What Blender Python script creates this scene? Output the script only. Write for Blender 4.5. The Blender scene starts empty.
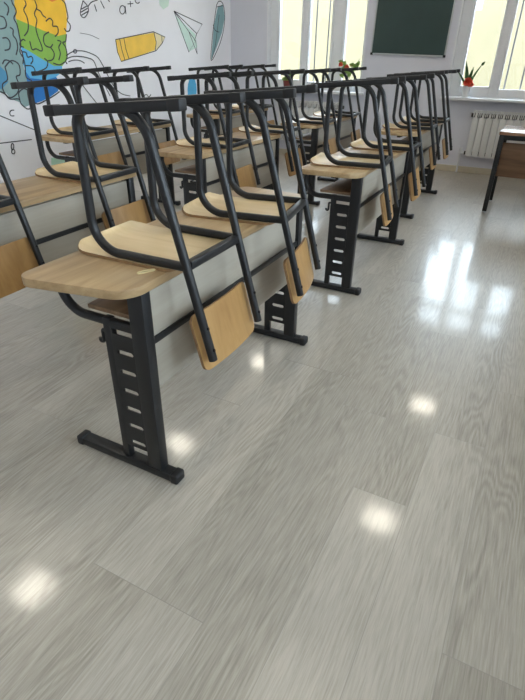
import bpy, bmesh, math, random
from mathutils import Vector, Matrix
random.seed(7)
scene = bpy.context.scene
col = scene.collection
PI = math.pi
MURAL_FILLS = {
  'brain_gray': [(3.659,1.831),(3.628,1.614),(3.615,1.513),(3.623,1.391),(3.6,1.29),(3.597,1.182),(3.602,1.079),(3.607,0.999),(3.609,0.9),(3.609,0.858),(3.525,0.838),(3.471,0.883),(3.393,0.912),(3.355,0.961),(3.297,0.972),(3.193,0.953),(3.102,1.032),(3.103,1.213),(3.149,1.422),(3.248,1.628),(3.422,1.787)],
  'brain_orange': [(3.659,1.831),(3.868,1.902),(4.086,1.897),(4.204,1.806),(4.208,1.723),(4.053,1.673),(3.906,1.721),(3.653,1.756)],
  'brain_yellow': [(3.653,1.756),(3.906,1.721),(4.053,1.673),(4.208,1.723),(4.212,1.638),(4.202,1.542),(4.161,1.428),(4.058,1.409),(3.89,1.446),(3.76,1.483),(3.617,1.52),(3.628,1.614)],
  'brain_green': [(3.617,1.52),(3.76,1.483),(3.89,1.446),(4.058,1.409),(4.161,1.428),(4.14,1.338),(4.122,1.212),(4.047,1.162),(3.948,1.163),(3.799,1.229),(3.68,1.287),(3.612,1.313),(3.623,1.391)],
  'brain_light_blue': [(3.612,1.313),(3.68,1.287),(3.799,1.229),(3.948,1.163),(4.047,1.162),(4.034,1.112),(3.949,1.071),(3.822,1.049),(3.644,1.07),(3.612,1.119),(3.597,1.182)],
  'brain_dark_blue': [(3.612,1.119),(3.644,1.07),(3.822,1.049),(3.949,1.071),(3.988,1.027),(3.944,0.951),(3.834,0.905),(3.73,0.876),(3.62,0.857),(3.609,0.9),(3.607,0.999),(3.602,1.079)],
  'brain_gray_blue': [(3.27,1.213),(3.354,1.168),(3.402,1.122),(3.4,1.045),(3.324,0.994),(3.228,1.005)],
  'pencil_body': [(5.006,1.422),(5.503,1.485),(5.535,1.393),(5.495,1.31),(4.979,1.212),(4.94,1.287)],
  'pencil_ferrule': [(4.845,1.4),(5.006,1.422),(4.94,1.287),(4.979,1.212),(4.896,1.198),(4.853,1.286)],
  'pencil_tip': [(5.504,1.49),(5.713,1.447),(5.646,1.383),(5.517,1.305),(5.535,1.393)],
  'plane_wash': [(5.94,1.681),(6.36,1.493),(6.387,1.357),(6.202,1.305),(6.06,1.483)],
  'mint_stain': [(5.651,1.807),(5.841,1.821),(5.818,1.76),(5.718,1.722),(5.654,1.76)],
  'pen_fill': [(6.919,1.82),(7.047,1.862),(7.092,1.718),(7.012,1.543),(6.86,1.364),(6.71,1.202),(6.771,1.449),(6.813,1.62)],
  'blue_drop': [(6.325,0.861),(6.308,0.794),(6.273,0.741),(6.228,0.713),(6.181,0.716),(6.142,0.748),(6.119,0.803),(6.116,0.87),(6.133,0.935),(6.167,0.986),(6.211,1.014),(6.257,1.012),(6.296,0.982),(6.321,0.928),(6.325,0.861)],
  'mint_patch': [(3.709,0.368),(3.875,0.354),(3.871,0.227),(3.78,0.183),(3.689,0.237)],
}
MURAL_LINES = {
  'brain': [[(3.744,1.665),(3.751,1.632),(3.716,1.592),(3.735,1.543),(3.736,1.486),(3.714,1.434),(3.668,1.398)],[(3.853,1.673),(3.865,1.623),(3.825,1.57),(3.839,1.525),(3.814,1.467),(3.816,1.409),(3.843,1.314),(3.827,1.284),(3.771,1.301),(3.726,1.295),(3.718,1.359)],[(3.86,1.606),(3.899,1.592),(3.917,1.564),(3.948,1.548)],[(3.94,1.519),(3.991,1.545),(4.021,1.523),(4.012,1.487),(4.066,1.483),(4.063,1.435),(4.018,1.403)],[(3.955,1.437),(3.895,1.411),(3.874,1.363),(3.891,1.327),(3.942,1.316),(3.975,1.341)],[(3.942,1.316),(3.975,1.267),(3.944,1.217),(3.877,1.205)],[(4.039,1.373),(4.082,1.362),(4.043,1.318),(4.05,1.268),(4.017,1.211)],[(4.174,1.697),(4.206,1.676),(4.213,1.629),(4.218,1.569),(4.201,1.538),(4.231,1.502),(4.211,1.458),(4.171,1.451),(4.148,1.474)],[(4.164,1.426),(4.141,1.369),(4.1,1.356),(4.129,1.319),(4.13,1.243),(4.101,1.204),(4.115,1.179)],[(3.654,1.816),(3.608,1.655),(3.626,1.608),(3.631,1.57),(3.595,1.524),(3.614,1.481),(3.616,1.402),(3.613,1.334),(3.589,1.276),(3.608,1.229),(3.595,1.182)],[(3.46,1.533),(3.495,1.524),(3.507,1.487),(3.49,1.453),(3.433,1.44)],[(3.437,1.375),(3.483,1.376),(3.504,1.343),(3.484,1.297),(3.434,1.285)],[(3.526,1.633),(3.557,1.608),(3.555,1.576),(3.531,1.542)],[(3.536,1.455),(3.563,1.44),(3.552,1.4),(3.574,1.367),(3.574,1.31),(3.542,1.252)],[(3.382,1.183),(3.413,1.212),(3.458,1.206),(3.49,1.182)],[(3.61,1.351),(3.648,1.371),(3.669,1.36)],[(3.639,1.311),(3.605,1.322),(3.608,1.345)],[(3.613,1.276),(3.653,1.27),(3.66,1.235),(3.703,1.241),(3.712,1.211),(3.679,1.181)],[(3.402,1.162),(3.479,1.208),(3.549,1.179),(3.541,1.102),(3.496,1.084),(3.506,1.025),(3.474,0.957),(3.385,0.922),(3.335,0.973),(3.339,1.031),(3.4,1.067),(3.402,1.162)],[(3.298,0.975),(3.342,0.953),(3.382,0.912),(3.473,0.907),(3.489,0.866),(3.545,0.821),(3.603,0.828)],[(3.607,1.293),(3.615,1.179),(3.602,1.081),(3.66,1.04),(3.652,0.959),(3.622,0.899),(3.667,0.855),(3.776,0.88),(3.891,0.917),(3.961,0.946)],[(3.483,0.897),(3.487,0.956),(3.549,0.988),(3.591,0.972)],[(3.613,1.169),(3.693,1.163),(3.713,1.115),(3.668,1.09)],[(3.737,1.118),(3.845,1.147),(3.879,1.197),(3.846,1.227)],[(3.944,1.187),(4.017,1.172),(4.091,1.197)]],
  'orbit': [[(4.119,1.249),(4.184,1.275),(4.247,1.289),(4.349,1.29),(4.45,1.271),(4.54,1.238),(4.595,1.176),(4.663,1.063),(4.749,0.946),(4.85,0.883),(4.98,0.856)],[(4.123,1.224),(4.196,1.241),(4.297,1.243),(4.398,1.231),(4.478,1.204),(4.521,1.103),(4.587,0.99),(4.655,0.872)],[(4.136,1.198),(4.209,1.211),(4.289,1.207),(4.346,1.184)],[(4.263,1.287),(4.26,1.28),(4.253,1.275),(4.244,1.272),(4.235,1.272),(4.228,1.274),(4.224,1.28),(4.224,1.286),(4.227,1.293),(4.234,1.298),(4.242,1.301),(4.251,1.301),(4.258,1.299),(4.263,1.293),(4.263,1.287)],[(4.267,0.999),(4.365,0.893),(4.468,0.782)]],
  'bulb': [[(4.445,1.711),(4.397,1.634),(4.387,1.59),(4.434,1.574),(4.497,1.628),(4.497,1.672),(4.445,1.711)],[(4.409,1.641),(4.486,1.671)],[(4.397,1.616),(4.492,1.653)],[(4.397,1.591),(4.493,1.628)],[(4.507,1.672),(4.556,1.707),(4.646,1.732)],[(4.595,1.691),(4.614,1.635)],[(4.688,1.729),(4.73,1.668)],[(4.801,1.744),(4.821,1.73)]],
  'letters_a_plus_c': [[(5.047,1.676),(5.04,1.659),(5.025,1.645),(5.006,1.637),(4.987,1.636),(4.972,1.642),(4.962,1.655),(4.961,1.671),(4.969,1.687),(4.983,1.701),(5.001,1.709),(5.02,1.71),(5.036,1.704),(5.046,1.692),(5.047,1.676)],[(5.053,1.71),(5.053,1.639)],[(5.097,1.731),(5.188,1.741)],[(5.142,1.76),(5.142,1.707)],[(5.298,1.762),(5.286,1.755),(5.271,1.75),(5.256,1.749),(5.243,1.752),(5.233,1.757),(5.227,1.766),(5.227,1.775),(5.231,1.785),(5.24,1.795),(5.252,1.802),(5.266,1.807),(5.281,1.808),(5.294,1.805),(5.304,1.8)]],
  'pencil': [[(4.845,1.4),(5.5,1.494),(5.713,1.447),(5.646,1.383),(5.517,1.305),(4.896,1.198),(4.853,1.286),(4.845,1.4)],[(4.908,1.408),(4.927,1.299),(4.958,1.208)],[(4.977,1.419),(4.993,1.311),(5.026,1.222)],[(5.504,1.495),(5.535,1.393),(5.503,1.303)],[(5.648,1.46),(5.647,1.39)]],
  'plane': [[(5.925,1.718),(6.525,1.613),(6.389,1.505),(5.925,1.718)],[(5.925,1.718),(6.19,1.299),(6.353,1.425),(5.925,1.718)],[(6.353,1.425),(6.38,1.279),(6.213,1.515)],[(6.389,1.505),(6.325,1.424)]],
  'pen': [[(6.889,1.845),(6.815,1.648),(6.752,1.449),(6.71,1.202),(6.925,1.38),(7.053,1.573),(7.094,1.747),(7.048,1.87),(6.954,1.891),(6.889,1.845)],[(6.9,1.824),(7.047,1.85)],[(6.788,1.619),(6.834,1.559),(6.934,1.54)],[(6.945,1.738),(6.83,1.393),(6.737,1.231)]],
  'c_letter': [[(3.399,0.821),(3.365,0.82),(3.347,0.799),(3.357,0.778),(3.388,0.776)]],
  'angle': [[(3.178,0.817),(3.244,0.787),(3.588,0.635)],[(3.104,0.569),(3.18,0.568),(3.524,0.56)]],
  'b_letter': [[(3.313,0.524),(3.309,0.514),(3.302,0.505),(3.296,0.501),(3.289,0.502),(3.285,0.508),(3.284,0.517),(3.286,0.528),(3.29,0.538),(3.296,0.547),(3.303,0.551),(3.309,0.55),(3.313,0.544),(3.315,0.535),(3.313,0.524)],[(3.313,0.48),(3.309,0.472),(3.302,0.467),(3.294,0.464),(3.287,0.465),(3.281,0.47),(3.278,0.477),(3.279,0.485),(3.283,0.492),(3.289,0.498),(3.297,0.501),(3.305,0.5),(3.31,0.495),(3.313,0.488),(3.313,0.48)]],
  'scribble': [[(5.183,0.837),(5.27,0.857),(5.308,0.83),(5.354,0.853)],[(5.199,0.812),(5.327,0.812)]],
  'faint': [[(4.345,1.442),(4.478,1.43),(4.599,1.399)]],
}
OUT_H = 2.4
LAMP = 11
SKY = 4.0
EXPO = 1.75
STUC = (.18,.15,.088,1)
# ---------------------------------------------------------------- helpers
def new_obj(name, bm, mat, parent=None, smooth=True, angle=40):
    me = bpy.data.meshes.new(name)
    bmesh.ops.recalc_face_normals(bm, faces=bm.faces[:])
    if smooth:
        lim = math.radians(angle)
        for f in bm.faces: f.smooth = True
        for e in bm.edges:
            if len(e.link_faces) == 2 and e.calc_face_angle(0) > lim: e.smooth = False
    bm.to_mesh(me); bm.free()
    o = bpy.data.objects.new(name, me)
    mats = mat if isinstance(mat, (list, tuple)) else [mat]
    for m in mats: me.materials.append(m)
    col.objects.link(o)
    if parent: o.parent = parent
    return o
def tag(o, label=None, cat=None, group=None, kind=None):
    if label: o['label'] = label
    if cat: o['category'] = cat
    if group: o['group'] = group
    if kind: o['kind'] = kind
    return o
def empty(name, loc, rz=0.0):
    o = bpy.data.objects.new(name, None); col.objects.link(o)
    o.empty_display_size = .1
    o.location = loc; o.rotation_euler = (0, 0, rz)
    return o
def copy_tree(o, parent=None):
    c = o.copy(); col.objects.link(c)
    if parent: c.parent = parent
    for ch in list(o.children): copy_tree(ch, c)
    return c
def box(bm, x0, x1, y0, y1, z0, z1, bev=0.0, seg=2, M=None):
    vs = [bm.verts.new((x, y, z)) for x in (x0, x1) for y in (y0, y1) for z in (z0, z1)]
    fs = [bm.faces.new([vs[i] for i in q]) for q in ((0,1,3,2),(4,6,7,5),(0,4,5,1),(2,3,7,6),(0,2,6,4),(1,5,7,3))]
    if bev > 0:
        es = list({e for f in fs for e in f.edges})
        r = bmesh.ops.bevel(bm, geom=es, offset=bev, segments=seg, profile=.5, affect='EDGES')
        vs = list({v for f in r['faces'] for v in f.verts} | {v for v in vs if v.is_valid})
    if M is not None: bmesh.ops.transform(bm, matrix=M, verts=[v for v in vs if v.is_valid])
    return vs
def fillet(pts, rads, n=8):
    """planar or 3-D polyline with rounded corners"""
    P = [Vector(p) for p in pts]; out = [P[0]]
    for i in range(1, len(P)-1):
        a = (P[i-1]-P[i]).normalized(); b = (P[i+1]-P[i]).normalized(); r = rads[i-1]
        ang = a.angle(b); d = r/math.tan(ang/2)
        p1 = P[i]+a*d; c = P[i]+(a+b).normalized()*(r/math.sin(ang/2))
        u = (p1-c); w = (P[i]+b*d-c); tot = u.angle(w); ax = u.cross(w).normalized()
        for k in range(n+1): out.append(c+Matrix.Rotation(tot*k/n, 3, ax) @ u)
    out.append(P[-1]); return out
def sweep(bm, path, prof, side):
    """closed profile [(s,n)] swept along path; s runs along fixed 'side' direction, n in the bending plane"""
    S = Vector(side).normalized(); rings = []
    n = len(path)
    for i in range(n):
        t = (path[min(i+1, n-1)]-path[max(i-1, 0)]).normalized()
        N = S.cross(t).normalized()
        rings.append([bm.verts.new(path[i]+S*a+N*b) for a, b in prof])
    m = len(prof)
    for i in range(n-1):
        for k in range(m):
            bm.faces.new((rings[i][k], rings[i][(k+1) % m], rings[i+1][(k+1) % m], rings[i+1][k]))
    bm.faces.new(rings[0][::-1]); bm.faces.new(rings[-1])
def superell(a, b, e=3.2, n=16):
    out = []
    for k in range(n):
        t = 2*PI*k/n; c, s = math.cos(t), math.sin(t)
        out.append((math.copysign(abs(c)**(2/e), c)*a, math.copysign(abs(s)**(2/e), s)*b))
    return out
def tube(bm, path, r, n=10):
    """round tube along any 3-D path"""
    path = [Vector(p) for p in path]; rings = []; nrm = None
    for i, p in enumerate(path):
        t = (path[min(i+1, len(path)-1)]-path[max(i-1, 0)]).normalized()
        if nrm is None: nrm = t.orthogonal().normalized()
        nrm = (nrm-t*nrm.dot(t)).normalized(); b = t.cross(nrm)
        rr = r[i] if isinstance(r, (list, tuple)) else r
        rings.append([bm.verts.new(p+(nrm*math.cos(2*PI*k/n)+b*math.sin(2*PI*k/n))*rr) for k in range(n)])
    for i in range(len(path)-1):
        for k in range(n):
            bm.faces.new((rings[i][k], rings[i][(k+1) % n], rings[i+1][(k+1) % n], rings[i+1][k]))
    bm.faces.new(rings[0][::-1]); bm.faces.new(rings[-1])
def cyl(bm, p0, p1, r, n=14): tube(bm, [p0, p1], r, n)
def extrude_outline(bm, pts, z0, z1, bev=0.0):
    """horizontal outline -> slab with softly rounded rims"""
    vs = [bm.verts.new((x, y, z0)) for x, y in pts]
    f = bm.faces.new(vs)
    r = bmesh.ops.extrude_face_region(bm, geom=[f])
    top = [g for g in r['geom'] if isinstance(g, bmesh.types.BMVert)]
    bmesh.ops.translate(bm, verts=top, vec=(0, 0, z1-z0))
    if bev > 0:
        tv = set(top)
        es = [e for e in bm.edges if len(e.link_faces) == 2 and ((e.verts[0] in tv) == (e.verts[1] in tv))]
        bmesh.ops.bevel(bm, geom=es, offset=bev, segments=2, profile=.5, affect='EDGES')
def plate(bm, stations, hw, thick, ncol=12, bow=lambda v: 0.0):
    """curved plywood: stations [(pos Vector, normal Vector, half width)] across y"""
    top, bot = [], []
    for p, nrm, w in stations:
        a, b = [], []
        for j in range(ncol+1):
            v = -1+2*j/ncol; q = p+Vector((0, v*w, 0))+nrm*bow(v*w/hw)
            a.append(bm.verts.new(q+nrm*thick)); b.append(bm.verts.new(q))
        top.append(a); bot.append(b)
    n = len(stations)
    for i in range(n-1):
        for j in range(ncol):
            bm.faces.new((top[i][j], top[i][j+1], top[i+1][j+1], top[i+1][j]))
            bm.faces.new((bot[i][j], bot[i+1][j], bot[i+1][j+1], bot[i][j+1]))
        bm.faces.new((top[i][0], top[i+1][0], bot[i+1][0], bot[i][0])).material_index = 1
        bm.faces.new((top[i][ncol], bot[i][ncol], bot[i+1][ncol], top[i+1][ncol])).material_index = 1
    for j in range(ncol):
        bm.faces.new((top[0][j], bot[0][j], bot[0][j+1], top[0][j+1])).material_index = 1
        bm.faces.new((top[-1][j], top[-1][j+1], bot[-1][j+1], bot[-1][j])).material_index = 1
# ---------------------------------------------------------------- materials
def mat_new(name):
    m = bpy.data.materials.new(name); m.use_nodes = True
    nt = m.node_tree; nt.nodes.clear()
    out = nt.nodes.new('ShaderNodeOutputMaterial'); b = nt.nodes.new('ShaderNodeBsdfPrincipled')
    nt.links.new(b.outputs[0], out.inputs[0])
    return m, nt, b
def N(nt, typ, **kw):
    n = nt.nodes.new(typ)
    for k, v in kw.items():
        if k.startswith('i_'):
            key = k[2:]; n.inputs[int(key) if key.isdigit() else key].default_value = v
        else: setattr(n, k, v)
    return n
def srgb(r, g, b):
    f = lambda c: (c/12.92 if c <= .04045 else ((c+.055)/1.055)**2.4)
    return (f(r/255), f(g/255), f(b/255), 1)
def ramp(nt, stops):
    r = nt.nodes.new('ShaderNodeValToRGB'); e = r.color_ramp.elements
    while len(e) < len(stops): e.new(.5)
    for k, (p, c) in enumerate(stops): e[k].position = p; e[k].color = c
    return r
def simple(name, c, rough=.5, metal=0.0, var=.06, scale=18, spec=.5, bump=0.0):
    m, nt, b = mat_new(name)
    tc = N(nt, 'ShaderNodeTexCoord'); nz = N(nt, 'ShaderNodeTexNoise', i_Scale=scale, i_Detail=4.0)
    nt.links.new(tc.outputs['Object'], nz.inputs['Vector'])
    lo = tuple(x*(1-var) for x in c[:3])+(1,); hi = tuple(min(1, x*(1+var)) for x in c[:3])+(1,)
    r = ramp(nt, [(.3, lo), (.7, hi)])
    nt.links.new(nz.outputs['Fac'], r.inputs['Fac']); nt.links.new(r.outputs['Color'], b.inputs['Base Color'])
    b.inputs['Roughness'].default_value = rough; b.inputs['Metallic'].default_value = metal
    b.inputs['Specular IOR Level'].default_value = spec
    if bump:
        bp = N(nt, 'ShaderNodeBump', i_Strength=bump, i_Distance=.002)
        nt.links.new(nz.outputs['Fac'], bp.inputs['Height']); nt.links.new(bp.outputs[0], b.inputs['Normal'])
    return m
def wood(name, dark, mid, light, axis='Y', rough=.38, scale=1.0, spec=.45, contrast=1.0):
    m, nt, b = mat_new(name)
    tc = N(nt, 'ShaderNodeTexCoord'); oi = N(nt, 'ShaderNodeObjectInfo')
    add = N(nt, 'ShaderNodeVectorMath', operation='ADD'); nt.links.new(tc.outputs['Object'], add.inputs[0])
    rs = N(nt, 'ShaderNodeMath', operation='MULTIPLY', i_1=7.3); nt.links.new(oi.outputs['Random'], rs.inputs[0])
    nt.links.new(rs.outputs[0], add.inputs[1])
    s = {'X': (2, 26, 26), 'Y': (26, 2, 26), 'Z': (26, 26, 2)}[axis]
    mp = N(nt, 'ShaderNodeMapping'); mp.inputs['Scale'].default_value = tuple(v*scale for v in s)
    nt.links.new(add.outputs[0], mp.inputs['Vector'])
    n1 = N(nt, 'ShaderNodeTexNoise', i_Scale=1.0, i_Detail=6.0, i_Roughness=.6, i_Distortion=.6)
    nt.links.new(mp.outputs[0], n1.inputs['Vector'])
    mp2 = N(nt, 'ShaderNodeMapping'); mp2.inputs['Scale'].default_value = tuple(v*scale*(.25 if v > 5 else .6) for v in s)
    nt.links.new(add.outputs[0], mp2.inputs['Vector'])
    n2 = N(nt, 'ShaderNodeTexNoise', i_Scale=1.0, i_Detail=2.0)
    nt.links.new(mp2.outputs[0], n2.inputs['Vector'])
    mx = N(nt, 'ShaderNodeMix', data_type='FLOAT', i_Factor=.5)
    nt.links.new(n1.outputs['Fac'], mx.inputs[2]); nt.links.new(n2.outputs['Fac'], mx.inputs[3])
    r = ramp(nt, [(.5-.16/contrast, dark), (.5, mid), (.5+.16/contrast, light)])
    nt.links.new(mx.outputs[0], r.inputs['Fac']); nt.links.new(r.outputs['Color'], b.inputs['Base Color'])
    b.inputs['Roughness'].default_value = rough; b.inputs['Specular IOR Level'].default_value = spec
    return m
def emit(name, c, s):
    m = bpy.data.materials.new(name); m.use_nodes = True; nt = m.node_tree; nt.nodes.clear()
    out = nt.nodes.new('ShaderNodeOutputMaterial'); e = nt.nodes.new('ShaderNodeEmission')
    e.inputs[0].default_value = c; e.inputs[1].default_value = s; nt.links.new(e.outputs[0], out.inputs[0])
    return m
def floor_material():
    m, nt, b = mat_new('grey_oak_laminate'); L = nt.links.new
    tc = N(nt, 'ShaderNodeTexCoord'); sp = N(nt, 'ShaderNodeSeparateXYZ'); L(tc.outputs['Object'], sp.inputs[0])
    def M(op, a, bb=None, cc=None):
        n = N(nt, 'ShaderNodeMath', operation=op)
        for i, v in enumerate((a, bb, cc)):
            if v is None: continue
            if isinstance(v, (int, float)): n.inputs[i].default_value = v
            else: L(v, n.inputs[i])
        return n.outputs[0]
    PW, PL = .19, 1.30
    u = M('DIVIDE', M('ADD', sp.outputs['X'], .289), PW); iu = M('FLOOR', u); fu = M('FRACT', u)
    wn = N(nt, 'ShaderNodeTexWhiteNoise', noise_dimensions='1D'); L(iu, wn.inputs['W'])
    off = M('ROUND', M('MULTIPLY', wn.outputs['Value'], 6.0)); off = M('DIVIDE', off, 6.0)
    v = M('ADD', M('DIVIDE', M('ADD', sp.outputs['Y'], -.62), PL), off); iv = M('FLOOR', v); fv = M('FRACT', v)
    cid = N(nt, 'ShaderNodeCombineXYZ'); L(iu, cid.inputs[0]); L(iv, cid.inputs[1])
    w2 = N(nt, 'ShaderNodeTexWhiteNoise', noise_dimensions='2D'); L(cid.outputs[0], w2.inputs['Vector'])
    rnd = N(nt, 'ShaderNodeSeparateColor'); L(w2.outputs['Color'], rnd.inputs[0])
    # grain coordinates shifted per plank
    sh = N(nt, 'ShaderNodeVectorMath', operation='SCALE'); L(w2.outputs['Color'], sh.inputs[0]); sh.inputs['Scale'].default_value = 40
    ga = N(nt, 'ShaderNodeVectorMath', operation='ADD'); L(tc.outputs['Object'], ga.inputs[0]); L(sh.outputs[0], ga.inputs[1])
    mp = N(nt, 'ShaderNodeMapping'); mp.inputs['Scale'].default_value = (190, 9, 1); L(ga.outputs[0], mp.inputs['Vector'])
    n1 = N(nt, 'ShaderNodeTexNoise', i_Scale=1.0, i_Detail=6.0, i_Roughness=.62, i_Distortion=.4); L(mp.outputs[0], n1.inputs['Vector'])
    # cathedral figure : rings of a stretched wave
    mp2 = N(nt, 'ShaderNodeMapping'); mp2.inputs['Scale'].default_value = (9, 1.1, 1); L(ga.outputs[0], mp2.inputs['Vector'])
    n2 = N(nt, 'ShaderNodeTexNoise', i_Scale=1.0, i_Detail=1.5, i_Roughness=.45); L(mp2.outputs[0], n2.inputs['Vector'])
    ring = M('SINE', M('MULTIPLY', n2.outputs['Fac'], 120.0))
    ring = M('MULTIPLY_ADD', ring, .5, .5)
    mp3 = N(nt, 'ShaderNodeMapping'); mp3.inputs['Scale'].default_value = (5, .6, 1); L(ga.outputs[0], mp3.inputs['Vector'])
    n3 = N(nt, 'ShaderNodeTexNoise', i_Scale=1.0, i_Detail=2.0); L(mp3.outputs[0], n3.inputs['Vector'])
    msk = N(nt, 'ShaderNodeMapRange', i_1=.42, i_2=.62); L(n3.outputs['Fac'], msk.inputs[0])
    g = M('ADD', M('MULTIPLY_ADD', n1.outputs['Fac'], .46, .135), M('MULTIPLY', M('MULTIPLY', ring, msk.outputs[0]), -.085))
    g = M('ADD', g, M('MULTIPLY', M('SUBTRACT', rnd.outputs[0], .5), .10))
    r = ramp(nt, [(.22, srgb(142, 136, 125)), (.44, srgb(180, 174, 163)), (.66, srgb(198, 192, 181))]); L(g, r.inputs['Fac'])
    # fine dark joints
    ed = M('MINIMUM', M('MULTIPLY', M('MINIMUM', fu, M('SUBTRACT', 1.0, fu)), PW), M('MULTIPLY', M('MINIMUM', fv, M('SUBTRACT', 1.0, fv)), PL))
    jm = N(nt, 'ShaderNodeMapRange', i_1=.0004, i_2=.0016); L(ed, jm.inputs[0])
    mj = N(nt, 'ShaderNodeMix', data_type='RGBA'); L(jm.outputs[0], mj.inputs[0]); mj.inputs[6].default_value = srgb(150, 145, 137); L(r.outputs['Color'], mj.inputs[7])
    L(mj.outputs[2], b.inputs['Base Color'])
    rr = N(nt, 'ShaderNodeMapRange', i_3=FL_R0, i_4=FL_R1); L(n1.outputs['Fac'], rr.inputs[0]); L(rr.outputs[0], b.inputs['Roughness'])
    b.inputs['Specular IOR Level'].default_value = FL_SPEC
    b.inputs['Coat Weight'].default_value = .36; b.inputs['Coat Roughness'].default_value = .085; L_coat = b
    # planks never lie perfectly level: tiny per-plank tilt plus embossed grain
    tilt = M('MULTIPLY', M('MULTIPLY', M('SUBTRACT', fu, .5), M('SUBTRACT', rnd.outputs[1], .5)), PW*.008)
    tl2 = M('MULTIPLY', M('MULTIPLY', M('SUBTRACT', fv, .5), M('SUBTRACT', rnd.outputs[2], .5)), PL*.006)
    h = M('ADD', M('ADD', tilt, tl2), M('MULTIPLY', n1.outputs['Fac'], .00005))
    bp = N(nt, 'ShaderNodeBump', i_Strength=1.0, i_Distance=1.0); L(h, bp.inputs['Height']); L(bp.outputs[0], b.inputs['Normal']); L(bp.outputs[0], b.inputs['Coat Normal'])
    return m
FL_R0, FL_R1, FL_SPEC = .26, .38, .5
M_floor = floor_material()
M_wall = simple('painted_wall_grey_white', srgb(212, 213, 223), .75, var=.02, scale=3, bump=.05)
M_wall_mural = simple('painted_wall_white', srgb(238, 238, 243), .75, var=.02, scale=3)
M_ceil = simple('ceiling_white', srgb(228, 228, 226), .85, var=.01, scale=3)
M_base = simple('beige_baseboard', srgb(196, 186, 166), .45, var=.05)
M_pvc = simple('white_pvc', srgb(226, 228, 232), .35, var=.01)
M_oak = wood('honey_oak_top', srgb(136, 110, 78), srgb(168, 141, 104), srgb(190, 165, 127), 'Y', .38)
M_shelf = wood('oak_shelf', srgb(120, 92, 66), srgb(146, 116, 86), srgb(168, 138, 106), 'Y', .45)
M_panel = wood('pale_grey_oak_panel', srgb(150, 141, 126), srgb(162, 154, 140), srgb(172, 165, 152), 'Y', .5, contrast=.8)
M_seat = wood('pale_birch_seat', srgb(186, 160, 118), srgb(206, 182, 140), srgb(220, 198, 160), 'X', .4, .7)
M_back = wood('birch_backrest', srgb(146, 108, 62), srgb(168, 130, 80), srgb(184, 148, 98), 'Z', .38, .7)
M_ply = simple('plywood_edge', srgb(136, 104, 70), .6, var=.18, scale=60)
M_steel = simple('black_powder_coated_steel', srgb(28, 29, 31), .40, var=.08, scale=30, spec=.45)
M_plast = simple('black_plastic', srgb(24, 24, 26), .5, var=.05)
M_bolt = simple('dark_bolt', srgb(20, 20, 21), .35, .6)
M_board = simple('dark_green_chalkboard', srgb(44, 66, 64), .45, var=.08, scale=4)
M_alu = simple('aluminium', srgb(196, 200, 202), .35, .7, var=.03)
M_rad = simple('radiator_enamel', srgb(214, 214, 214), .4, var=.02)
M_gap_shade = simple('radiator_shadow_gap', srgb(70, 68, 66), .7)  # dark tone painted in for the shade between radiator sections
M_tw = wood('walnut_board', srgb(84, 62, 46), srgb(112, 84, 62), srgb(134, 104, 80), 'X', .4)
M_ttop = wood('walnut_top', srgb(120, 88, 68), srgb(146, 110, 88), srgb(166, 130, 106), 'X', .2)
M_lines = simple('black_marker_line', srgb(58, 58, 66), .7, var=.1)
M_band = simple('beige_rubber', srgb(206, 188, 140), .6)
M_leaf = simple('leaf_green', srgb(52, 92, 44), .5, var=.25, scale=30)
M_leaf2 = simple('leaf_light_green', srgb(120, 156, 70), .5, var=.25, scale=30)
M_red = simple('red_petal', srgb(216, 84, 62), .5, var=.2, scale=40)
M_pot = simple('white_ceramic', srgb(226, 230, 234), .25, var=.02)
M_terr = simple('dark_terracotta', srgb(116, 52, 46), .5, var=.1)
M_soil = simple('soil', srgb(60, 46, 36), .9, var=.2)
M_stucco = simple('pale_yellow_stucco', STUC, .9, var=.05, scale=2.5)
M_ground = simple('courtyard_concrete', srgb(150, 148, 142), .9, var=.1, scale=2)
M_iron = simple('grey_iron_bar', srgb(84, 82, 84), .5)
def glass_mat():
    m = bpy.data.materials.new('window_glass'); m.use_nodes = True; nt = m.node_tree; nt.nodes.clear()
    out = nt.nodes.new('ShaderNodeOutputMaterial'); t = nt.nodes.new('ShaderNodeBsdfTransparent'); g = nt.nodes.new('ShaderNodeBsdfGlossy')
    g.inputs['Roughness'].default_value = .02; t.inputs[0].default_value = (.94, .96, .96, 1)
    fr = N(nt, 'ShaderNodeFresnel', i_IOR=1.3); mx = nt.nodes.new('ShaderNodeMixShader')
    nt.links.new(fr.outputs[0], mx.inputs[0]); nt.links.new(t.outputs[0], mx.inputs[1]); nt.links.new(g.outputs[0], mx.inputs[2]); nt.links.new(mx.outputs[0], out.inputs[0])
    return m
M_glass = glass_mat()
# ---------------------------------------------------------------- room shell
XL, XR, YF, YB, ZC = -4.3, 1.55, -2.4, 7.25, 2.88
T = .25
def struct(name, bm, m, smooth=False):
    return tag(new_obj(name, bm, m, smooth=smooth), kind='structure')
bm = bmesh.new(); box(bm, XL-T, XR+T, YF-T, YB+T, -.12, 0); struct('floor', bm, M_floor)
bm = bmesh.new(); box(bm, XL-T, XR+T, YF-T, YB+T, ZC, ZC+.15); struct('ceiling', bm, M_ceil)
bm = bmesh.new(); box(bm, XL-T, XL, YF-T, YB+T, 0, ZC); struct('wall_left', bm, M_wall_mural)
bm = bmesh.new(); box(bm, XL, XR, YF-T, YF, 0, ZC); struct('wall_front', bm, M_wall)
WZ0, WZ1 = .868, 2.36
WIN = [(-3.72, -2.31), (-1.21, .20)]
bm = bmesh.new()
xs = [XL, WIN[0][0], WIN[0][1], WIN[1][0], WIN[1][1], XR]
for i in range(5):
    if i % 2 == 0: box(bm, xs[i], xs[i+1], YB, YB+T, 0, ZC)
    else:
        box(bm, xs[i], xs[i+1], YB, YB+T, 0, WZ0-.03); box(bm, xs[i], xs[i+1], YB, YB+T, WZ1, ZC)
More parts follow.
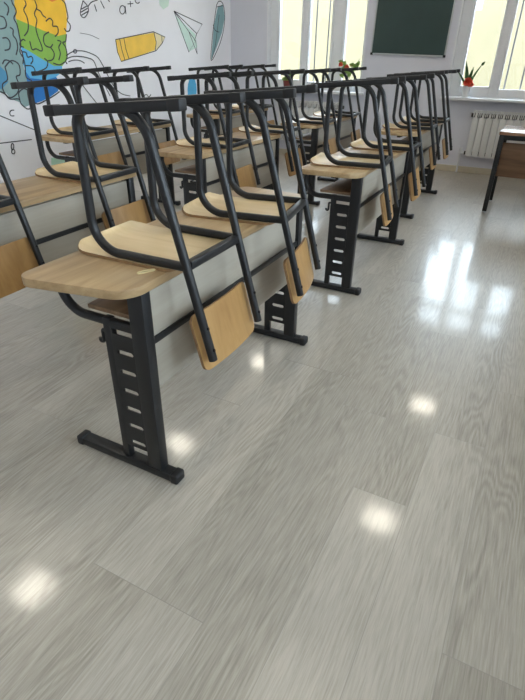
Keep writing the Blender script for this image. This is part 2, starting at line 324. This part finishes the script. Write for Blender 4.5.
struct('wall_back', bm, M_wall)
ADDED_WIN = [(-2.1, -.2), (.3, 2.2), (2.7, 4.6)]                     # windows added to the right-hand wall, out of frame, for extra daylight
bm = bmesh.new(); ys = [YF-T]+[v for p in ADDED_WIN for v in p]+[YB+T]
for i in range(len(ys)-1):
    if i % 2 == 0: box(bm, XR, XR+T, ys[i], ys[i+1], 0, ZC)
    else:
        box(bm, XR, XR+T, ys[i], ys[i+1], 0, WZ0-.03); box(bm, XR, XR+T, ys[i], ys[i+1], WZ1, ZC)
struct('wall_right', bm, M_wall)
bm = bmesh.new(); box(bm, XL+.014, XR, YB-.014, YB, 0, .075, .003); struct('baseboard_back', bm, M_base)
bm = bmesh.new(); box(bm, XL, XL+.014, YF, YB, 0, .075, .003); struct('baseboard_left', bm, M_base)
bm = bmesh.new(); box(bm, XR-.014, XR, YF, YB-.014, 0, .075, .003); struct('baseboard_right', bm, M_base)
# windows: outer frame, two mullions, transom, sashes
def window(n, x0, x1):
    y0, y1 = YB+.10, YB+.17
    bm = bmesh.new()
    f = .055
    a = x0; w = x1-x0
    # glazed openings (measured from the photograph)
    op = [(a+.137, a+.467), (a+.584, a+.898), (a+1.09, a+w-.06)]
    ztr0, ztr1 = 1.97, 2.05
    box(bm, x0, op[0][0], y0, y1, WZ0, WZ1, .006); box(bm, op[2][1], x1, y0, y1, WZ0, WZ1, .006)
    box(bm, op[0][1], op[1][0], y0-.01, y1, WZ0, WZ1, .008); box(bm, op[1][1], op[2][0], y0-.01, y1, WZ0, WZ1, .008)
    for i, (p, q) in enumerate(op):
        zb = .985 if i == 0 else .965
        box(bm, p-.004, q+.004, y0, y1, WZ0, zb, .006); box(bm, p-.004, q+.004, y0, y1, ztr0, ztr1, .006)
        box(bm, p-.004, q+.004, y0, y1, WZ1-.06, WZ1, .006)
    # sash grooves : slim raised glazing beads
    for p, q in op:
        for (c0, c1) in ((p-.03, p-.02), (q+.02, q+.03)): box(bm, c0, c1, y0-.016, y0-.006, .93, ztr0-.01, .002)
    # white jamb linings
    box(bm, x0, x0+.012, YB-.004, y0, WZ0, WZ1); box(bm, x1-.012, x1, YB-.004, y0, WZ0, WZ1); box(bm, x0+.012, x1-.012, YB-.004, y0, WZ1-.012, WZ1)
    o = tag(new_obj('window_%d' % n, bm, M_pvc, smooth=False), kind='structure')
    for p, q in op:
        for (c, d) in ((.965, ztr0), (ztr1, WZ1-.06)):
            b2 = bmesh.new(); box(b2, p, q, y0+.03, y0+.036, c, d); new_obj('window_pane', b2, M_glass, o, smooth=False)
    b2 = bmesh.new(); box(b2, x0-.045, x1+.045, YB-.13, y0, WZ0-.03, WZ0, .008); new_obj('window_sill', b2, M_pvc, o)
    b2 = bmesh.new(); hx = op[1][1]+.04
    box(b2, hx-.012, hx+.012, y0-.03, y0-.01, 1.38, 1.45, .004); box(b2, hx-.009, hx+.009, y0-.05, y0-.03, 1.30, 1.43, .006)
    new_obj('window_handle', b2, M_pvc, o)
    for k, bx in enumerate((op[1][0]+.045, op[1][0]+.225)):
        b2 = bmesh.new(); cyl(b2, (bx, y1+.06, .94), (bx, y1+.06, WZ1), .009, 8); new_obj('window_bar', b2, M_iron, o)
    return o
window(1, *WIN[0]); window(2, *WIN[1])
for k, (a, b) in enumerate(ADDED_WIN):
    o = window(3+k, -b, -a); o.location = (XR-YB, 0, 0); o.rotation_euler = (0, 0, -PI/2)  # added unseen windows that brighten the room from the right
# outside
bm = bmesh.new(); box(bm, -25, 25, -25, 30, -.5, -.3); struct('ground_outside', bm, M_ground)
bm = bmesh.new(); box(bm, -16, 14, YB+5.2, YB+5.5, -.3, OUT_H); struct('wall_outside', bm, M_stucco)
bm = bmesh.new(); box(bm, -1.13, -1.04, YB+.32, YB+.42, 1.78, 2.0, .008); box(bm, -1.06, -1.03, YB+.25, YB+.36, 1.86, 1.9)
tag(new_obj('wall_bracket_box', bm, M_pvc), 'small white box mounted outside the right window, near its upper left pane', 'box')
# ---------------------------------------------------------------- ceiling lamps (the floor mirrors them)
M_lamp = emit('lamp_diffuser', (1, .93, .78, 1), LAMP)
lp = None
for ly, yn in ((-.65, 'nearest the front wall'), (1.55, 'second from the front wall'), (3.75, 'third from the front wall'), (5.95, 'nearest the windows')):
    for lx, xn in ((-.55, 'aisle side'), (-3.05, 'mural side')):
        if lp is None:
            lp = empty('ceiling_light', (lx, ly, ZC))
            bm = bmesh.new()
            for s in (-1, 1):
                box(bm, s*.17-.02, s*.17+.02, -.19, .19, -.035, 0, .004); box(bm, -.15, .15, s*.17-.02, s*.17+.02, -.035, 0, .004)
            new_obj('lamp_frame', bm, M_pvc, lp)
            bm = bmesh.new(); box(bm, -.15, .15, -.15, .15, -.028, -.012); new_obj('lamp_diffuser', bm, M_lamp, lp, smooth=False)
            o = lp
        else:
            o = copy_tree(lp); o.location = (lx, ly, ZC)
        tag(o, 'square white ceiling lamp on the %s, %s' % (xn, yn), 'ceiling light', 'square ceiling lamps')
# ---------------------------------------------------------------- school desk (local x = 0 at the panel-side edge, y centre)
ZT = .73
def rounded_outline(skew):
    L = .65
    cs = [((-.364, -L-.0-skew), .045), ((0, -L+.026), .085), ((0, L-.012), .085), ((-.364, L), .045)]
    bowed = []
    pts = [Vector((c[0][0], c[0][1], 0)) for c in cs]; n = 4
    for i in range(n):
        p = pts[i]; a = (pts[i-1]-p).normalized(); b = (pts[(i+1) % n]-p).normalized(); r = cs[i][1]
        ang = a.angle(b); d = r/math.tan(ang/2); c = p+(a+b).normalized()*(r/math.sin(ang/2))
        u = p+a*d-c; w = p+b*d-c; tot = u.angle(w); ax = u.cross(w).normalized()
        for k in range(9):
            q = c+Matrix.Rotation(tot*k/8, 3, ax) @ u; bowed.append((q.x, q.y))
    return bowed
def make_desk(skew=0.0):
    d = empty('school_desk', (0, 0, 0))
    bm = bmesh.new(); extrude_outline(bm, rounded_outline(skew), ZT-.028, ZT, .002); new_obj('tabletop', bm, M_oak, d, angle=50)
    bm = bmesh.new(); box(bm, -.258, -.062, -.535, .535, .590, .604, .0015); new_obj('shelf', bm, M_shelf, d)
    bm = bmesh.new(); box(bm, -.036, -.018, -.522, .522, .355, .690, .0015); new_obj('modesty_panel', bm, M_panel, d)
    bm = bmesh.new(); box(bm, -.0175, -.009, -.528, .528, .521, .544, .002); new_obj('cross_rail', bm, M_steel, d)
    bm = bmesh.new(); box(bm, -.20, -.17, -.528, .528, ZT-.055, ZT-.0285, .002); new_obj('support_rail', bm, M_steel, d)
    for s in (-1, 1):
        y = s*.548
        lg = bmesh.new()
        box(lg, -.062, -.005, y-.02, y+.02, .034, ZT-.0285, .004)           # tall post
        box(lg, -.178, -.150, y-.014, y+.014, .034, .588, .003)             # short post
        # slotted plate: columns and bands around seven openings
        z0, z1 = .094, .575; zs = [.117+.0725*k for k in range(6)]
        y0, y1 = y-.0138, y-.0098
        edges = [z0]
        for z in zs: edges += [z-.008, z+.008]
        edges += [.541, .559, z1]
        for k in range(0, len(edges)-1):
            a, b = edges[k], edges[k+1]
            if k % 2 == 0: box(lg, -.151, -.061, y0, y1, a, b)
            elif k < 12:
                box(lg, -.151, -.133, y0, y1, a, b); box(lg, -.070, -.061, y0, y1, a, b)
                for xe, q in ((-.133, 1), (-.070, -1)):                      # rounded slot ends
                    for zz, w in ((a, 1), (b, -1)):
                        v = [lg.verts.new((xe, yy, zz)) for yy in (y0, y1)]+[lg.verts.new((xe, yy, zz+w*.006)) for yy in (y1, y0)]+[lg.verts.new((xe+q*.006, yy, zz)) for yy in (y0, y1)]
                        for fc in ((0, 1, 2, 3), (3, 2, 5, 4), (0, 4, 5, 1), (0, 3, 4), (1, 5, 2)): lg.faces.new([v[i] for i in fc])
            else: box(lg, -.151, -.144, y0, y1, a, b)
        leg = new_obj('leg', lg, M_steel, d)
        tb = bmesh.new()
        path = fillet([(-.348, y, ZT-.0285), (-.348, y, .573), (-.061, y, .573)], [.090], 12)
        sweep(tb, path, superell(.014, .014, 2.6, 14), (0, 1, 0)); new_obj('curved_bracket', tb, M_steel, leg)
        hk = bmesh.new(); tube(hk, fillet([(-.176, y-.006, .540), (-.190, y-.006, .540), (-.190, y-.006, .497), (-.205, y-.006, .493), (-.205, y-.006, .506)], [.006, .008, .006], 4), .006, 8); new_obj('bag_hook', hk, M_steel, leg)
        fb = bmesh.new(); box(fb, -.38, .04, y-.022, y+.022, .004, .035, .004); ft = new_obj('foot', fb, M_steel, leg)
        for xa, xb in ((-.402, -.370), (.028, .061)):
            cb = bmesh.new(); box(cb, xa, xb, y-.026, y+.026, 0, .040, .009, 3); new_obj('foot_cap', cb, M_plast, ft)
    return d
# ---------------------------------------------------------------- classroom chair standing upside down; z = 0 on the tabletop
def make_chair():
    c = empty('classroom_chair', (0, 0, 0))
    tilt = math.atan2(.037, .457)
    bar0, bar1 = Vector((-.374, 0, .4105)), Vector((.076, 0, .447))
    bz = lambda x: .410+(x+.380)*.037/.457
    # seat: plywood with a rolled front edge, lying face down
    prof = [(-.376, .024), (-.366, .014), (-.348, .006), (-.322, .001), (-.29, 0), (-.2, 0), (-.1, 0), (-.03, 0), (.0, .001), (.022, .006)]
    hw = .165
    # extra stations to round the front corners
    def interp(x):
        for i in range(len(prof)-1):
            if prof[i][0] <= x <= prof[i+1][0]:
                k = (x-prof[i][0])/(prof[i+1][0]-prof[i][0]); return prof[i][1]+k*(prof[i+1][1]-prof[i][1])
    st2 = []
    for x in [-.376, -.3745, -.371, -.365, -.356, -.344, -.330, -.315, -.30, -.25, -.18, -.1, -.03, -.008, .004, .012, .018, .021, .022]:
        z = interp(x); dz = (interp(min(x+.004, .022))-interp(max(x-.004, -.376)))/(min(x+.004, .022)-max(x-.004, -.376))
        n = Vector((-dz, 0, 1)).normalized(); w = hw; e = x+.376; r = .05
        if e < r: w = hw-r+math.sqrt(max(0, r*r-(r-e)**2))
        e2 = .022-x; r2 = .03
        if e2 < r2: w = hw-r2+math.sqrt(max(0, r2*r2-(r2-e2)**2))
        st2.append((Vector((x, 0, z)), n, w))
    bm = bmesh.new(); plate(bm, st2, hw, .010, 16); new_obj('seat', bm, [M_seat, M_ply], c, angle=35)
    # backrest on the sitter's side of the rear tubes
    d = Vector((.2535, 0, -.9673)); nrm = Vector((-.9673, 0, -.2535))
    top = Vector((.138-.268*(-.122+.268), 0, -.122)); Lb = .188; hwb = .168
    stb = []
    for k in (0, .002, .008, .016, .028, .05, .095, .14, .162, .174, .181, .186, .188):
        r = .024; e = min(k, Lb-k); w = hwb
        if e < r: w = hwb-r+math.sqrt(max(0, r*r-(r-e)**2))
        stb.append((top+d*k+nrm*.0125, nrm, w))
    bm = bmesh.new(); plate(bm, stb, hwb, .010, 18, bow=lambda v: .016*v*v); back = new_obj('backrest', bm, [M_back, M_ply], c, angle=35)
    tubes = superell(.0125, .0130, 2.7, 16)
    for s in (-1, 1):
        y = s*.153
        rz = .0235
        rear_end = Vector((.137, y, -.268)); knee = Vector((-.0475, y, bz(-.0475)))
        rt = lambda z: .138-.268*(z+.268)
        xk = -.045
        pts = [(.138, y, -.268), (rt(.4365), y, .4365), (-.278, y, bz(-.278)), (-.279, y, rz), (.060, y, rz)]
        path = fillet(pts, [.105, .05, .092], 12)
        bm = bmesh.new(); sweep(bm, path, tubes, (0, 1, 0)); fr = new_obj('side_frame', bm, M_steel, c, angle=50)
        # rectangular skid joined over the loop, with plastic end caps
        R = Matrix.Translation((0, y, 0)) @ Matrix.Translation(bar0) @ Matrix.Rotation(-tilt, 4, 'Y')
        Lr = (bar1-bar0).length
        bm = bmesh.new(); box(bm, .012, Lr-.012, -.0155, .0155, -.0125, .0135, .003, 2, R); sk = new_obj('foot_bar', bm, M_steel, c)
        for a, b in ((-.006, .034), (Lr-.034, Lr+.006)):
            bm = bmesh.new(); box(bm, a, b, -.0170, .0170, -.0140, .0150, .004, 2, R); new_obj('end_cap', bm, M_plast, sk)
        for zz in (-.165, -.235):
            p = Vector((rt(zz), y, zz)); bm = bmesh.new(); q = -nrm
            cyl(bm, p+q*.011, p+q*.0155, .0052, 12); new_obj('bolt', bm, M_bolt, fr)
    bm = bmesh.new(); box(bm, .045, .070, -.139, .139, .012, .037, .003); new_obj('rear_crossbar', bm, M_steel, c)
    return c
# ---------------------------------------------------------------- lay out the three rows
ROWS = [('aisle row', [(-.885, 1.555, 'nearest'), (-.838, 3.39, 'second'), (-.945, 5.28, 'farthest')]),
        ('middle row', [(-1.92, 1.62, 'nearest'), (-1.905, 3.41, 'second'), (-1.875, 5.28, 'farthest')]),
        ('mural wall row', [(-3.06, 3.48, 'nearer'), (-3.045, 5.42, 'farther')])]
CH = {(0, 0): [(1.261, 1.0), (1.80, 9, .022)], (0, 1): [(3.05, 7), (3.76, 2, .012)], (0, 2): [(4.97, 4), (5.60, 3)],
      (1, 0): [(1.225, 2), (1.995, 1)], (1, 1): [(3.19, 2), (4.06, 3)], (1, 2): [(4.83, 2), (5.60, 3)],
      (2, 0): [(3.10, 2), (3.84, 2)], (2, 1): [(5.07, 2), (5.85, 2)]}
desk0 = make_desk(.045); desk1 = make_desk(0.0); chair0 = make_chair()
used_d = [False]; used_c = False
for ri, (rn, ds) in enumerate(ROWS):
    for di, (ex, cy, pos) in enumerate(ds):
        if (ri, di) == (0, 0): d = desk0
        elif not used_d[0]: d = desk1; used_d[0] = True
        else: d = copy_tree(desk1)
        d.location = (ex, cy, 0)
        extra = ''
        tag(d, 'oak top school desk on slotted black legs, the %s one in the %s%s' % (pos, rn, extra), 'desk', 'school desks in rows')
        for ci, (y, yaw, *dx) in enumerate(CH[(ri, di)]):
            ch = chair0 if not used_c else copy_tree(chair0)
            used_c = True
            # pivot the yaw about the middle of the seat
            a = math.radians(yaw); px = -.18
            ch.location = (ex+(dx[0] if dx else .002)+px-px*math.cos(a), y+.002-px*math.sin(a), ZT+.0004); ch.rotation_euler = (0, 0, a)
            tag(ch, 'upturned black tube plywood chair on %s end of the %s desk in %s' % (('near', 'far')[ci], pos, rn), 'chair', 'chairs upturned on the desks')
# rubber band on the nearest desk
bm = bmesh.new()
pts = [(0, 0), (.012, .022), (.021, .032), (.026, .027), (.018, .008), (.009, -.012), (.001, -.018), (-.004, -.010)]
loop = []
for i in range(len(pts)):
    for k in range(5):
        p0, p1, p2, p3 = [Vector((*pts[(i+j) % len(pts)], .0)) for j in (-1, 0, 1, 2)]; t = k/5
        q = .5*((2*p1)+(p2-p0)*t+(2*p0-5*p1+4*p2-p3)*t*t+(3*p1-p0-3*p2+p3)*t**3); loop.append(q)
loop.append(loop[0])
tube(bm, [q+Vector((0, 0, .0024)) for q in loop], .0022, 8)
o = new_obj('rubber_band', bm, M_band); o.location = (-.950, 1.068, ZT)
tag(o, 'small beige rubber band loop lying on the nearest oak desktop', 'rubber band')
# ---------------------------------------------------------------- front desk on the right
t = empty('front_desk', (-.362, 5.29, 0))
bm = bmesh.new(); box(bm, 0, 1.15, 0, .56, .695, .722, .002); new_obj('tabletop', bm, M_ttop, t)
bm = bmesh.new()
for yy in (.012, .508):
    box(bm, .04, 1.11, yy, yy+.04, .654, .6945, .002)
for xx in (.004, 1.106): box(bm, xx, xx+.04, .053, .507, .654, .6945, .002)
new_obj('frame', bm, M_steel, t)
for xx in (.004, 1.106):
    for yy in (.012, .508):
        bm = bmesh.new(); box(bm, xx, xx+.04, yy, yy+.04, .012, .694, .002); lg = new_obj('leg', bm, M_steel, t)
        bm = bmesh.new(); cyl(bm, (xx+.02, yy+.02, 0), (xx+.02, yy+.02, .013), .014); new_obj('glider', bm, M_pvc, lg)
bm = bmesh.new(); box(bm, .046, 1.104, .075, .093, .33, .625, .0015); new_obj('modesty_panel', bm, M_tw, t)
tag(t, 'dark walnut front desk with square black legs at the right edge', 'desk')
# ---------------------------------------------------------------- blackboard
bb = empty('blackboard', (-1.760, YB-.012, 1.300), 0); bb.rotation_euler = (0, math.radians(1.2), 0)
W2, HB = .463, .93
bm = bmesh.new(); box(bm, -W2+.012, W2-.012, -.006, .006, .012, HB-.012); new_obj('writing_surface', bm, M_board, bb, smooth=False)
bm = bmesh.new()
for s in (-1, 1):
    box(bm, s*(W2-.007)-.008, s*(W2-.007)+.008, -.012, .008, .0, HB, .003)
box(bm, -W2+.015, W2-.015, -.012, .008, -.003, .014, .003); box(bm, -W2+.015, W2-.015, -.012, .008, HB-.014, HB+.003, .003)
fr = new_obj('frame', bm, M_alu, bb)
for sx in (-1, 1):
    for zz in (0, HB-.012):
        bm = bmesh.new(); box(bm, sx*(W2-.012)-.016, sx*(W2-.012)+.016, -.016, .010, zz-.008, zz+.020, .006); new_obj('corner_cap', bm, M_plast, fr)
tag(bb, 'dark green chalkboard in aluminium frame hanging between the two windows', 'blackboard')
# ---------------------------------------------------------------- radiators
def radiator(x0, n):
    r = empty('radiator', (x0, YB-.135, .014)); P = .078
    for k in range(n):
        bm = bmesh.new(); a = k*P
        box(bm, a+.003, a+P-.003, 0, .012, .205, .640, .004)          # front fin
        box(bm, a+.026, a+.052, .012, .085, .20, .70, .004)           # column
        box(bm, a+.006, a+P-.006, .083, .093, .21, .69, .003)         # rear fin
        # cast top grille: outer rails, slanted webs
        for q in (.004, .062): box(bm, a+q, a+q+.012, .004, .085, .655, .725, .003)
        box(bm, a+.016, a+.062, .006, .016, .712, .724, .003); box(bm, a+.016, a+.062, .040, .050, .712, .724, .003)
        box(bm, a+.033, a+.045, .006, .020, .690, .716, .003)
        new_obj('section', bm, M_rad, r)
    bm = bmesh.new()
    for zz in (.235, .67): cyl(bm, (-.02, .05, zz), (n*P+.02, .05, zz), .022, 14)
    box(bm, .02, n*P-.02, .030, .036, .66, .695)  # dark sheet standing in for shade behind the grille
    new_obj('manifold_gap_shade', bm, M_gap_shade, r)
    for xx in (P*1.5, P*(n-1.5)):
        for zz in (.25, .66):
            bm = bmesh.new(); box(bm, xx-.012, xx+.012, .088, .1345, zz-.02, zz+.02, .002); new_obj('wall_bracket', bm, M_rad, r)
    bm = bmesh.new(); tube(bm, fillet([(-.02, .05, .235), (-.075, .05, .235), (-.075, .118, .235)], [.02], 5), .013, 10)
    cyl(bm, (-.06, .05, .225), (-.06, .05, .29), .018); new_obj('valve', bm, M_pvc, r)
    bm = bmesh.new(); tube(bm, [(-.075, .118, .235), (-.075, .118, -.014)], .0115, 10); new_obj('riser_pipe', bm, M_pvc, r)
    return r
tag(radiator(-.83, 13), 'white sectional radiator under the right window, behind the walnut desk', 'radiator')
tag(radiator(-3.45, 12), 'white sectional radiator under the left window, behind the upturned chairs', 'radiator')
# ---------------------------------------------------------------- plants on the sills
def leaf(bm, base, tip, w, bend=(0, 0, 0), n=7):
    base, tip, bend = Vector(base), Vector(tip), Vector(bend); prev = None
    side = (tip-base).cross(Vector((0, 1, .15))).normalized()
    nr = (tip-base).cross(side).normalized()
    for i in range(n+1):
        t = i/n; p = base.lerp(tip, t)+bend*4*t*(1-t); ww = w*math.sin(PI*min(1, .12+.88*t)**.8)+.0006
        cur = [bm.verts.new(p-side*ww), bm.verts.new(p+nr*.0025), bm.verts.new(p+side*ww), bm.verts.new(p-nr*.0025)]
        if prev:
            for k in range(4): bm.faces.new((prev[k], prev[(k+1) % 4], cur[(k+1) % 4], cur[k]))
        else: bm.faces.new(cur[::-1])
        prev = cur
    bm.faces.new(prev)
def pot(bm, r0, r1, h, n=22):
    prof = [(.0, 0), (r0, 0), (r1, h), (r1-.006, h), (r1-.008, h-.012), (0, h-.012)]
    rings = [[bm.verts.new((r*math.cos(2*PI*k/n), r*math.sin(2*PI*k/n), z)) for k in range(n)] if r > 0 else [bm.verts.new((0, 0, z))] for r, z in prof]
    for a, b in zip(rings, rings[1:]):
        for k in range(n):
            if len(a) == 1: bm.faces.new((a[0], b[(k+1) % n], b[k]))
            elif len(b) == 1: bm.faces.new((a[k], a[(k+1) % n], b[0]))
            else: bm.faces.new((a[k], a[(k+1) % n], b[(k+1) % n], b[k]))
def blossom(bm, c, r, n=16, seed=1):
    rg = random.Random(seed); c = Vector(c)
    for k in range(n):
        th = 2.4*k; ph = math.acos(1-1.7*(k+.5)/n); d = Vector((math.sin(ph)*math.cos(th), math.sin(ph)*math.sin(th), math.cos(ph)))
        leaf(bm, c, c+d*r*rg.uniform(.8, 1.1), r*.42, d*0+Vector((0, 0, .002)), 4)
p = empty('potted_plant', (-.975, YB-.06, WZ0))
bm = bmesh.new(); pot(bm, .034, .045, .125); pt_ = new_obj('pot', bm, M_pot, p)
bm = bmesh.new(); cyl(bm, (0, 0, .108), (0, 0, .114), .036); new_obj('soil', bm, M_soil, pt_)
bm = bmesh.new()
for tip, w in (((-.165, 0, .30), .011), ((-.062, .01, .385), .022), ((.040, -.01, .33), .020), ((.02, .02, .28), .016), ((.135, 0, .365), .012), ((.07, -.02, .24), .014), ((-.03, .02, .27), .014)):
    leaf(bm, (tip[0]*.08, tip[1]*.3, .112), tip, w, (tip[0]*-.08, 0, .006))
leaf(bm, (.120, 0, .345), (.150, 0, .385), .014)
new_obj('leaves', bm, M_leaf, p)
bm = bmesh.new(); blossom(bm, (.012, -.03, .165), .062, 22, 3); blossom(bm, (.045, -.035, .140), .040, 14, 5); new_obj('red_flower', bm, M_red, p)
tag(p, 'red flowering plant in small white pot on the right windowsill', 'plant')
def bushy(name, x, potmat, label, flowers, seed, h=.30, spread=.16):
    rg = random.Random(seed); p = empty(name, (x, YB-.06, WZ0))
    bm = bmesh.new(); pot(bm, .045, .062, .11); q = new_obj('pot', bm, potmat, p)
    bm = bmesh.new(); cyl(bm, (0, 0, .092), (0, 0, .100), .05); new_obj('soil', bm, M_soil, q)
    bm = bmesh.new(); tips = []
    for k in range(7):
        a = rg.uniform(0, 2*PI); tp = Vector((math.cos(a)*spread*rg.uniform(.3, 1), math.sin(a)*.05, .1+h*rg.uniform(.35, 1)))
        tube(bm, [(0, 0, .098), (tp.x*.4, tp.y*.4, .1+(tp.z-.1)*.5), tuple(tp)], .003, 6); tips.append(tp)
    new_obj('stem', bm, M_leaf, p)
    bm = bmesh.new()
    for tp in tips:
        for k in range(4):
            a = rg.uniform(0, 2*PI); b = tp*rg.uniform(.7, 1.0); b.z = max(b.z, .12)
            leaf(bm, b, b+Vector((math.cos(a)*.06, math.sin(a)*.03, rg.uniform(-.02, .05))), .022)
    new_obj('leaves', bm, M_leaf2, p)
    if flowers:
        for k, f in enumerate(flowers):
            bm = bmesh.new(); blossom(bm, f, .036, 16, seed+k); new_obj('red_flower', bm, M_red, p)
    tag(p, label, 'plant'); return p
bushy('potted_geranium', -2.49, M_pot, 'leafy geranium with red blooms at right end of the left windowsill', [(-.10, -.02, .315), (-.02, -.01, .29)], 11, .30, .15)
bushy('potted_seedling', -3.36, M_terr, 'small plant in dark red pot at left end of the left windowsill', None, 5, .10, .05)
# ---------------------------------------------------------------- painted mural on the left wall
FC = {'brain_gray': (142, 170, 172), 'brain_orange': (232, 132, 60), 'brain_yellow': (248, 198, 62), 'brain_green': (140, 186, 84), 'brain_light_blue': (98, 182, 228), 'brain_dark_blue': (40, 120, 198), 'brain_gray_blue': (84, 150, 190),
      'pencil_body': (246, 202, 84), 'pencil_ferrule': (250, 206, 96), 'pencil_tip': (236, 222, 180), 'plane_wash': (206, 230, 221), 'mint_stain': (208, 230, 218), 'pen_fill': (136, 172, 178), 'blue_drop': (84, 176, 222), 'mint_patch': (186, 224, 206)}
mural = empty('wall_mural', (XL, 4.6, 1.3))
def mural_poly(bm, pts, t0, t1):
    a = [bm.verts.new((t0, y-4.6, z-1.3)) for y, z in pts]; b = [bm.verts.new((t1, y-4.6, z-1.3)) for y, z in pts]
    n = len(pts); bm.faces.new(b); bm.faces.new(a[::-1])
    for k in range(n): bm.faces.new((a[k], a[(k+1) % n], b[(k+1) % n], b[k]))
def smooth_line(pts, k=4):
    if len(pts) < 3: return [Vector(p) for p in pts]
    P = [Vector(p) for p in pts]; out = []
    for i in range(len(P)-1):
        p0, p1, p2, p3 = P[max(i-1, 0)], P[i], P[i+1], P[min(i+2, len(P)-1)]
        for j in range(k):
            t = j/k; out.append(.5*((2*p1)+(p2-p0)*t+(2*p0-5*p1+4*p2-p3)*t*t+(3*p1-p0-3*p2+p3)*t**3))
    out.append(P[-1]); return out
def ribbon(bm, pts, w, x0, x1, sm=True):
    P = smooth_line(pts) if sm else [Vector(p) for p in pts]; pv = None
    for i, p in enumerate(P):
        t = P[min(i+1, len(P)-1)]-P[max(i-1, 0)]
        if t.length < 1e-6: continue
        t.normalize(); n = Vector((-t.y, t.x))*w
        cur = [bm.verts.new((x, q.x-4.6, q.y-1.3)) for x, q in ((x0, p-n), (x1, p-n), (x1, p+n), (x0, p+n))]
        if pv:
            for k in range(4): bm.faces.new((pv[k], pv[(k+1) % 4], cur[(k+1) % 4], cur[k]))
        else: bm.faces.new(cur[::-1])
        pv = cur
    if pv: bm.faces.new(pv)
NICE = {'brain_gray': 'grey_brain_half', 'brain_orange': 'orange_brain_lobe', 'brain_yellow': 'yellow_brain_lobe', 'brain_green': 'green_brain_lobe', 'brain_light_blue': 'light_blue_brain_lobe', 'brain_dark_blue': 'dark_blue_brain_lobe', 'brain_gray_blue': 'blue_brain_patch', 'pencil_body': 'painted_pencil', 'pencil_ferrule': 'painted_eraser', 'pencil_tip': 'painted_pencil_tip', 'plane_wash': 'mint_wash', 'mint_stain': 'mint_stain', 'pen_fill': 'painted_pen', 'blue_drop': 'painted_drop', 'mint_patch': 'mint_patch',
        'brain': 'brain_outline', 'orbit': 'orbit_drawing', 'bulb': 'bulb_drawing', 'letters_a_plus_c': 'letters', 'pencil': 'pencil_outline', 'plane': 'paper_plane_drawing', 'pen': 'pen_outline', 'c_letter': 'letter', 'angle': 'angle_lines', 'b_letter': 'letter', 'scribble': 'scribble', 'faint': 'faint_stroke'}
for k, (nm, pts) in enumerate(MURAL_FILLS.items()):
    bm = bmesh.new(); mural_poly(bm, pts, 0.0004, .0012+.0001*k)
    new_obj(NICE[nm], bm, simple('paint_'+nm, srgb(*FC[nm]), .7, var=.06, scale=9), mural, smooth=False)
for nm, lines in MURAL_LINES.items():
    bm = bmesh.new(); sharp = nm in ('plane', 'pencil', 'angle', 'letters_a_plus_c')
    for l in lines: ribbon(bm, l, .0052 if nm == 'brain' else .0042 if nm != 'faint' else .002, .0004, .0034, not sharp or len(l) > 8)
    new_obj(NICE[nm], bm, M_lines, mural, smooth=False)
tag(mural, 'painted wall mural of a coloured brain, pencil, paper plane and pen', 'mural')
# ---------------------------------------------------------------- daylight
w = bpy.data.worlds.new('World'); scene.world = w; w.use_nodes = True; nt = w.node_tree; nt.nodes.clear()
out = nt.nodes.new('ShaderNodeOutputWorld'); bg = nt.nodes.new('ShaderNodeBackground'); nt.links.new(bg.outputs[0], out.inputs[0])
bg.inputs[0].default_value = (.77, .885, 1.0, 1); bg.inputs[1].default_value = SKY
for x0, x1 in WIN:
    l = bpy.data.lights.new('window_portal', 'AREA'); l.shape = 'RECTANGLE'; l.size = x1-x0; l.size_y = WZ1-WZ0
    l.cycles.is_portal = True
    o = bpy.data.objects.new('window_portal', l); col.objects.link(o)
    o.location = ((x0+x1)/2, YB+.24, (WZ0+WZ1)/2); o.rotation_euler = (-PI/2, 0, 0)
for y0, y1 in ADDED_WIN:  # portals for the added right-hand windows
    l = bpy.data.lights.new('window_portal', 'AREA'); l.shape = 'RECTANGLE'; l.size = y1-y0; l.size_y = WZ1-WZ0
    l.cycles.is_portal = True
    o = bpy.data.objects.new('window_portal', l); col.objects.link(o)
    o.matrix_world = Matrix.Translation((XR+.24, (y0+y1)/2, (WZ0+WZ1)/2)) @ Matrix.Rotation(PI/2, 4, 'Z') @ Matrix.Rotation(PI/2, 4, 'X')
# ---------------------------------------------------------------- camera
yaw, pitch, roll, f, H = -4.73204141e-01, -5.31997226e-01, 1.62937669e-02, 502.150686, 1.28614688
cy, sy = math.cos(yaw), math.sin(yaw)
fwd = Vector((sy*math.cos(pitch), cy*math.cos(pitch), math.sin(pitch)))
r0 = Vector((cy, -sy, 0)); u0 = r0.cross(fwd)
right = r0*math.cos(roll)+u0*math.sin(roll); up = -r0*math.sin(roll)+u0*math.cos(roll)
cam = bpy.data.cameras.new('camera'); co = bpy.data.objects.new('camera', cam); col.objects.link(co)
cam.sensor_fit = 'HORIZONTAL'; cam.sensor_width = 36; cam.lens = f/525*36; cam.clip_start = .02
co.matrix_world = Matrix(((right.x, up.x, -fwd.x, 0), (right.y, up.y, -fwd.y, 0), (right.z, up.z, -fwd.z, H), (0, 0, 0, 1)))
scene.camera = co
vs = scene.view_settings; vs.view_transform = 'Standard'; vs.look = 'None'; vs.gamma = 1.0; vs.use_curve_mapping = False; vs.exposure = EXPO
scene.cycles.max_bounces = 10; scene.cycles.diffuse_bounces = 6; scene.cycles.sample_clamp_indirect = 8
